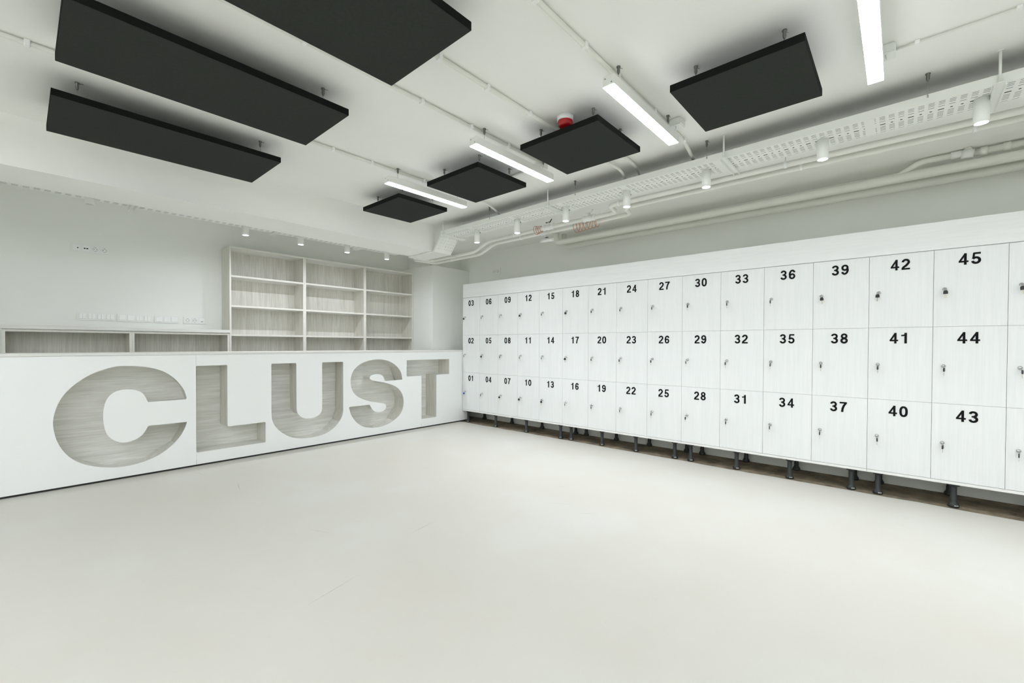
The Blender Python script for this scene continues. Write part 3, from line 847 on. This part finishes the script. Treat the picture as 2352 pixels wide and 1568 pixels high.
for x, y, zl, lab in SP:
    far = y > 3.5          # the last one of the row burns brighter
    spotlight(x, y, 2.5655, zl, lab, 'spotlights over the lockers', watts=SPOT_W * (2.6 if far else 1.0), beam=SPOT_BEAM * (1.3 if far else 1.0))
for y in (-1.05, -1.78): spotlight(3.49, y, 2.5655, 2.433, 'lit white spotlight on the tray behind the viewer', 'spotlights over the lockers behind the viewer', beam=SPOT_BEAM)
for x, lab in ((1.622, 'lit spotlight behind the beam at the left end of the tall bookcases'),
               (2.202, 'lit spotlight behind the beam over the left tall bookcase'),
               (2.778, 'lit spotlight behind the beam over the middle tall bookcase'),
               (3.352, 'lit spotlight behind the beam over the rightmost bookcase')):
    spotlight(x, 5.36, 2.510, 2.380, lab, 'spotlights over the counter', watts=SPOT_BACK)
spotlight(0.412, 5.36, 2.510, 2.418, 'unlit white spotlight behind the beam above the four-part socket plate', 'unlit spotlight over the counter', lit=False)

# ------------------------------------------------------------------ conduits, boxes, alarm on the ceiling
def conduit(pts, r, clips, label, group='white conduits on the ceiling', ribbed=None):
    c = pts[0]
    t = thing('conduit', label, 'conduit', (pts[len(pts) // 2][0], pts[len(pts) // 2][1], pts[len(pts) // 2][2]), group)
    m = MB(); m.tube(smooth_path(pts, 0.12), r, n=12); m.build('conduit_tube', M_PIPE, t)
    if ribbed:
        m = MB(); (xa, xb, y, z) = ribbed; n = int((xb - xa) / 0.007); P, Q = [], []
        for k in range(n + 1):
            P.append((xa + (xb - xa) * k / n, y, z)); Q.append(r * (1.02 if k % 2 else 0.86))
        m.tube(P, Q, n=12); m.build('corrugated_hose', M_CORR, t)
    for (x, y) in clips:
        m = MB(); m.bevel_box(x - 0.011, x + 0.011, y - r - 0.005, y + r + 0.005, ZC - 2 * r - 0.008, ZC - 0.0005, 0.003, 1); m.build('clip', M_PLAST2, t)
    return t
zc_ = ZC - 0.016
conduit([(-0.28, 3.338, zc_), (2.46, 3.338, zc_), (3.25, 3.338, zc_), (3.42, 3.345, ZC - 0.05), (3.66, 3.40, 2.60)], 0.0115,
        [(0.035, 3.338), (0.43, 3.338), (0.83, 3.338), (1.23, 3.338), (1.615, 3.338), (1.945, 3.338), (2.475, 3.338)], 'white ceiling conduit running over the farthest linear lamp')
conduit([(-0.28, 2.264, zc_), (2.855, 2.264, zc_)], 0.0115, [(0.5, 2.264), (0.95, 2.264), (1.665, 2.264), (2.08, 2.264), (2.46, 2.264)], 'white ceiling conduit running over the middle linear lamp')
conduit([(-0.28, 1.848, zc_), (3.15, 1.848, zc_), (3.42, 1.80, ZC - 0.045), (3.60, 1.87, 2.60)], 0.0125, [(1.11, 1.848), (1.47, 1.848), (1.825, 1.848), (2.212, 1.848)], 'white ceiling conduit passing beside the fire alarm')
conduit([(2.6, 1.69, zc_), (3.38, 1.69, zc_), (3.60, 1.74, zc_ - 0.01), (3.62, 1.75, 2.60)], 0.0125, [], 'short white conduit bending down to the tray below the panel under the alarm')
conduit([(-0.28, 1.221, zc_), (2.98, 1.221, zc_), (3.25, 1.221, zc_), (3.56, 1.235, 2.62)], 0.0125, [(1.5, 1.221), (1.895, 1.221), (2.235, 1.221), (2.72, 1.221), (3.235, 1.221)], 'white ceiling conduit running over the linear lamp by the alarm')
conduit([(2.975, 0.06, ZC - 0.009), (2.955, -1.6, ZC - 0.009)], 0.005, [(2.972, -0.045), (2.968, -0.385)], 'thin white cable clipped to the ceiling at the near lamp')
conduit([(2.93, 2.36, ZC - 0.012), (2.93, 3.25, ZC - 0.012)], 0.009, [], 'short white conduit along the ceiling behind the middle lamp')
for (x, y, lab) in ((2.955, 1.160, 'small white junction box at the end of the lamp by the alarm'),
                    (2.905, 2.295, 'small white junction box at the end of the middle lamp'),
                    (2.945, 0.075, 'small white junction box at the end of the nearest lamp')):
    t = thing('junction_box', lab, 'junction box', (x, y, ZC - 0.05), 'junction boxes on the ceiling')
    m = MB(); m.bevel_box(x - 0.045, x + 0.045, y - 0.04, y + 0.04, ZC - 0.048, ZC - 0.0005, 0.006, 2); m.build('box_body', M_PLAST, t)
    m = MB(); m.tube([(x - 0.02, y, ZC - 0.048), (x - 0.03, y - 0.004, ZC - 0.075), (x - 0.05, y, ZC - 0.09), (x - 0.075, y, 2.640)], 0.003, n=8); m.build('lamp_cable', M_PLAST, t)
t = thing('fire_alarm', 'red and white round fire alarm sounder on the ceiling', 'alarm', (2.415, 1.705, 2.655))
m = MB(); m.lathe([(0.0, ZC - 0.0005), (0.055, ZC - 0.0005), (0.054, ZC - 0.034), (0.050, ZC - 0.036), (0.0, ZC - 0.036)], c=(2.415, 1.705, 0), n=36, cap=False); m.build('base', M_PLAST, t)
m = MB(); m.lathe([(0.050, ZC - 0.036), (0.051, ZC - 0.046), (0.047, ZC - 0.068), (0.036, ZC - 0.076), (0.0, ZC - 0.078)], c=(2.415, 1.705, 0), n=36, cap=False); m.build('lens', M_RED, t)

# ------------------------------------------------------------------ heating pipes along the right wall
def pipe(pts, r, label, rb=0.07, clips=(), extra=None):
    mid = Vector(pts[len(pts) // 2])
    t = thing('heating_pipe', label, 'pipe', mid, 'white heating pipes')
    m = MB(); m.tube(smooth_path(pts, rb), r, n=18); m.build('pipe_run', M_PIPE, t)
    for (x, y, z) in clips:
        m = MB(); m.lathe([(r + 0.004, -0.010), (r + 0.004, 0.010)], c=(x, y, z), axis='Y', n=18); m.box(x - 0.004, x + 0.004, y - 0.004, y + 0.004, z + r, z + r + 0.05); m.build('pipe_clip', M_PLAST2, t)
    return t
p_a = pipe([(3.80, -1.9, 2.552), (3.765, 0.8, 2.550), (3.735, 2.12, 2.540), (3.955, 2.16, 2.536), (3.955, 2.9, 2.537), (3.99, 4.02, 2.536), (4.01, 4.30, 2.440), (4.02, 5.22, 2.440), (3.72, 5.27, 2.445)], 0.0215,
     'thin white pipe closest to the cable tray', clips=((3.767, 0.66, 2.550), (3.738, 2.02, 2.541), (3.975, 3.55, 2.536)))
p_b = pipe([(3.91, -1.9, 2.552), (3.895, 0.6, 2.550), (3.872, 2.03, 2.538), (4.085, 2.07, 2.534), (4.10, 2.9, 2.530), (4.11, 4.02, 2.528), (4.13, 4.30, 2.432), (4.14, 5.30, 2.432), (3.80, 5.35, 2.438)], 0.0215,
     'thin white pipe beside the first one, nearer the wall', clips=((3.896, 0.58, 2.550), (3.900, -0.33, 2.551), (4.105, 3.55, 2.53), (4.138, 4.9, 2.432)))
p_c = pipe([(4.85, -1.9, 2.618), (4.85, 0.5, 2.602), (4.85, 3.56, 2.598), (4.85, 3.57, ZC)], 0.037, 'thick white pipe with a rising branch, bending up to the ceiling', rb=0.10)
pipe([(4.985, -1.9, 2.572), (4.985, 0.5, 2.562), (4.985, 3.52, 2.560), (4.985, 3.53, ZC)], 0.034, 'second thick white pipe lying closest to the wall', rb=0.10)
m = MB(); m.tube(smooth_path([(4.85, 0.06, 2.61), (4.85, -0.02, 2.655), (4.845, -0.10, 2.700), (4.84, -0.34, 2.700)], 0.06), 0.022, n=16); m.build('branch_pipe', M_PIPE, p_c)
m = MB(); m.tube([(4.835, -0.37, 2.655), (4.83, -0.372, 2.715)], [0.034, 0.040], n=20); m.tube([(4.84, -0.28, 2.700), (4.84, -0.345, 2.700)], 0.028, n=18)
te = m.build('tee_fitting', M_PLAST, p_c)
m = MB(); m.tube([(4.83, -0.372, 2.715), (4.83, -0.374, ZC)], 0.024, n=16); m.build('riser', M_PIPE, p_c)
m = MB(); m.tube([(4.86, -0.40, 2.695), (4.87, -1.9, 2.695)], 0.026, n=16)
for y in (-0.44, -0.56, -0.66): m.tube([(4.862, y, 2.695), (4.862, y - 0.04, 2.695)], 0.032, n=18)
m.build('side_pipe', M_PIPE, p_c)
def valve(p, x, y, z, handle, k=1.0):
    m = MB(); m.lathe([(0.024 * k, -0.075 * k), (0.034 * k, -0.070 * k), (0.034 * k, -0.050 * k), (0.026 * k, -0.045 * k), (0.032 * k, -0.02 * k), (0.032 * k, 0.02 * k), (0.026 * k, 0.045 * k), (0.034 * k, 0.050 * k), (0.034 * k, 0.070 * k), (0.024 * k, 0.075 * k)], c=(x, y, z), axis='Y', n=16)
    m.lathe([(0.012, 0.02), (0.012, 0.055)], c=(x, y, z), n=12); vb = m.build('valve', M_PLAST, p)
    m = MB(); m.bevel_box(x - 0.010, x + 0.010, y - 0.025, y + 0.040, z + 0.052, z + 0.060, 0.003, 1)
    m.tube([(x, y - 0.02, z + 0.058), (x, y - 0.045, z + 0.085)], 0.006, n=8); m.build('handle', M_VALVE if handle else M_PLAST, vb)
valve(p_a, 3.962, 3.02, 2.538, True)
valve(p_a, 3.957, 2.48, 2.537, False)
valve(p_b, 4.100, 3.17, 2.528, False, 0.85)
# drain cock hanging under the second thin pipe
m = MB(); m.tube([(4.10, 3.17, 2.51), (4.10, 3.17, 2.445)], 0.010, n=10); m.tube([(4.10, 3.24, 2.440), (4.10, 3.06, 2.432)], 0.020, n=12); vb = m.build('drain_cock', M_PLAST, p_b)
m = MB(); m.bevel_box(4.085, 4.095, 3.12, 3.17, 2.462, 2.472, 0.002, 1); m.build('handle', M_VALVE, vb)
def coil(x, y, z, r, n_turns, length, label):
    pts = []
    for k in range(n_turns * 14 + 1):
        a = 2 * math.pi * k / 14
        rr = r * (1 - 0.35 * k / (n_turns * 14))
        pts.append((x + rr * math.cos(a), y - length * k / (n_turns * 14), z + rr * math.sin(a) * 1.15 - 0.01))
    m = MB(); m.tube(pts, 0.0026, n=6)
    o = m.build('wire_coil', M_COPPER); solo(o, (x, y, z - r)); tag(o, label, 'wire', 'coils of orange wire')
coil(4.03, 2.72, 2.500, 0.050, 7, 0.30, 'coil of orange wire hanging round the pipe right of the vertical pipe')
coil(3.965, 3.22, 2.545, 0.045, 4, 0.11, 'small tangle of orange wire on the valve left of the vertical pipe')

# ------------------------------------------------------------------ sockets and switches
def socket_face(mb, x, y, z, r=0.0215):
    """round euro socket drawn facing -y"""
    mb.mat(1).lathe([(r, 0.0), (r, -0.0012), (r - 0.0022, -0.0012), (r - 0.0022, 0.0)], c=(x, y, z), axis='Y', n=24, cap=False)
    mb.mat(2)
    for dx in (-0.0095, 0.0095): mb.lathe([(0.0036, 0), (0.0032, -0.0012)], c=(x + dx, y, z), axis='Y', n=10)
    mb.mat(1); mb.box(x - 0.006, x + 0.006, y - 0.001, y, z + r - 0.007, z + r - 0.002); mb.box(x - 0.008, x + 0.008, y - 0.001, y, z - r + 0.002, z - r + 0.005)

def plate(x0, zc, kinds, name, label, cat, group):
    n = len(kinds); wd = 0.082 + 0.071 * (n - 1); h = 0.0825
    t = thing(name, label, cat, (x0 + wd / 2, YB, zc - h / 2), group)
    m = MB(); m.bevel_box(x0, x0 + wd, YB - 0.010, YB - 0.0002, zc - h / 2, zc + h / 2, 0.0025, 2); m.build('plate_frame', M_PLAST, t)
    for i, k in enumerate(kinds):
        cx = x0 + 0.041 + 0.071 * i; y = YB - 0.0125
        m = MB()
        if k in ('rocker', 'double'):
            parts = ((-0.027, 0.027),) if k == 'rocker' else ((-0.027, -0.0006), (0.0006, 0.027))
            for a, b_ in parts: m.bevel_box(cx + a, cx + b_, y - 0.004, y + 0.004, zc - 0.027, zc + 0.027, 0.0018, 1)
            m.build('rocker', M_PLAST2, t)
        else:
            m.bevel_box(cx - 0.0275, cx + 0.0275, y, y + 0.004, zc - 0.0275, zc + 0.0275, 0.001, 1)
            if k == 'socket': socket_face(m, cx, y, zc)
            if k == 'aerial':
                m.mat(2).lathe([(0.0060, 0), (0.0055, -0.002)], c=(cx + 0.010, y, zc), axis='Y', n=14)
            if k == 'data':
                m.mat(2); m.box(cx - 0.017, cx - 0.003, y - 0.0012, y, zc - 0.006, zc + 0.006); m.box(cx + 0.003, cx + 0.017, y - 0.0012, y, zc - 0.006, zc + 0.006)
            if k == 'data_low':
                m.mat(1); m.box(cx - 0.013, cx + 0.013, y - 0.0012, y, zc - 0.017, zc - 0.008)
            m.build('socket_insert', [M_PLAST2, M_GREYH, M_DARKH], t)
plate(0.352, 2.196, ('aerial', 'data', 'socket', 'socket'), 'socket_plate', 'white four-part socket plate high on the back wall', 'socket plate', 'socket plates')
plate(0.392, 1.488, ('double', 'double', 'double', 'double'), 'switch_plate', 'white four-part switch plate with double rockers, leftmost of the row', 'switch plate', 'switch plates')
plate(0.702, 1.486, ('rocker', 'rocker', 'double', 'double'), 'switch_plate', 'white four-part switch plate, second from the left above the low cabinet', 'switch plate', 'switch plates')
plate(1.018, 1.484, ('rocker', 'rocker', 'rocker'), 'switch_plate', 'white three-part switch plate with plain rockers, rightmost of the switches', 'switch plate', 'switch plates')
plate(1.286, 1.484, ('socket', 'socket', 'data_low'), 'socket_plate', 'white three-part socket plate beside the tall bookcase', 'socket plate', 'socket plates')
t = thing('socket_plate', 'white double socket on the right wall above the far lockers', 'socket plate', (XR, 4.96, 2.345), 'socket plates')
m = MB(); m.bevel_box(XR - 0.010, XR - 0.0002, 4.868, 5.052, 2.345, 2.448, 0.0025, 2); m.build('plate_frame', M_PLAST, t)
for cy in (4.918, 5.002):
    m = MB(); m.bevel_box(XR - 0.014, XR - 0.010, cy - 0.034, cy + 0.034, 2.362, 2.431, 0.001, 1)
    m.mat(1).lathe([(0.027, 0), (0.027, -0.0012), (0.023, -0.0012), (0.023, 0)], c=(XR - 0.014, cy, 2.397), axis='X', n=24, cap=False)
    m.mat(2)
    for dy in (-0.011, 0.011): m.lathe([(0.0045, 0), (0.004, -0.0014)], c=(XR - 0.014, cy + dy, 2.397), axis='X', n=10)
    m.build('socket_insert', [M_PLAST2, M_GREYH, M_DARKH], t)
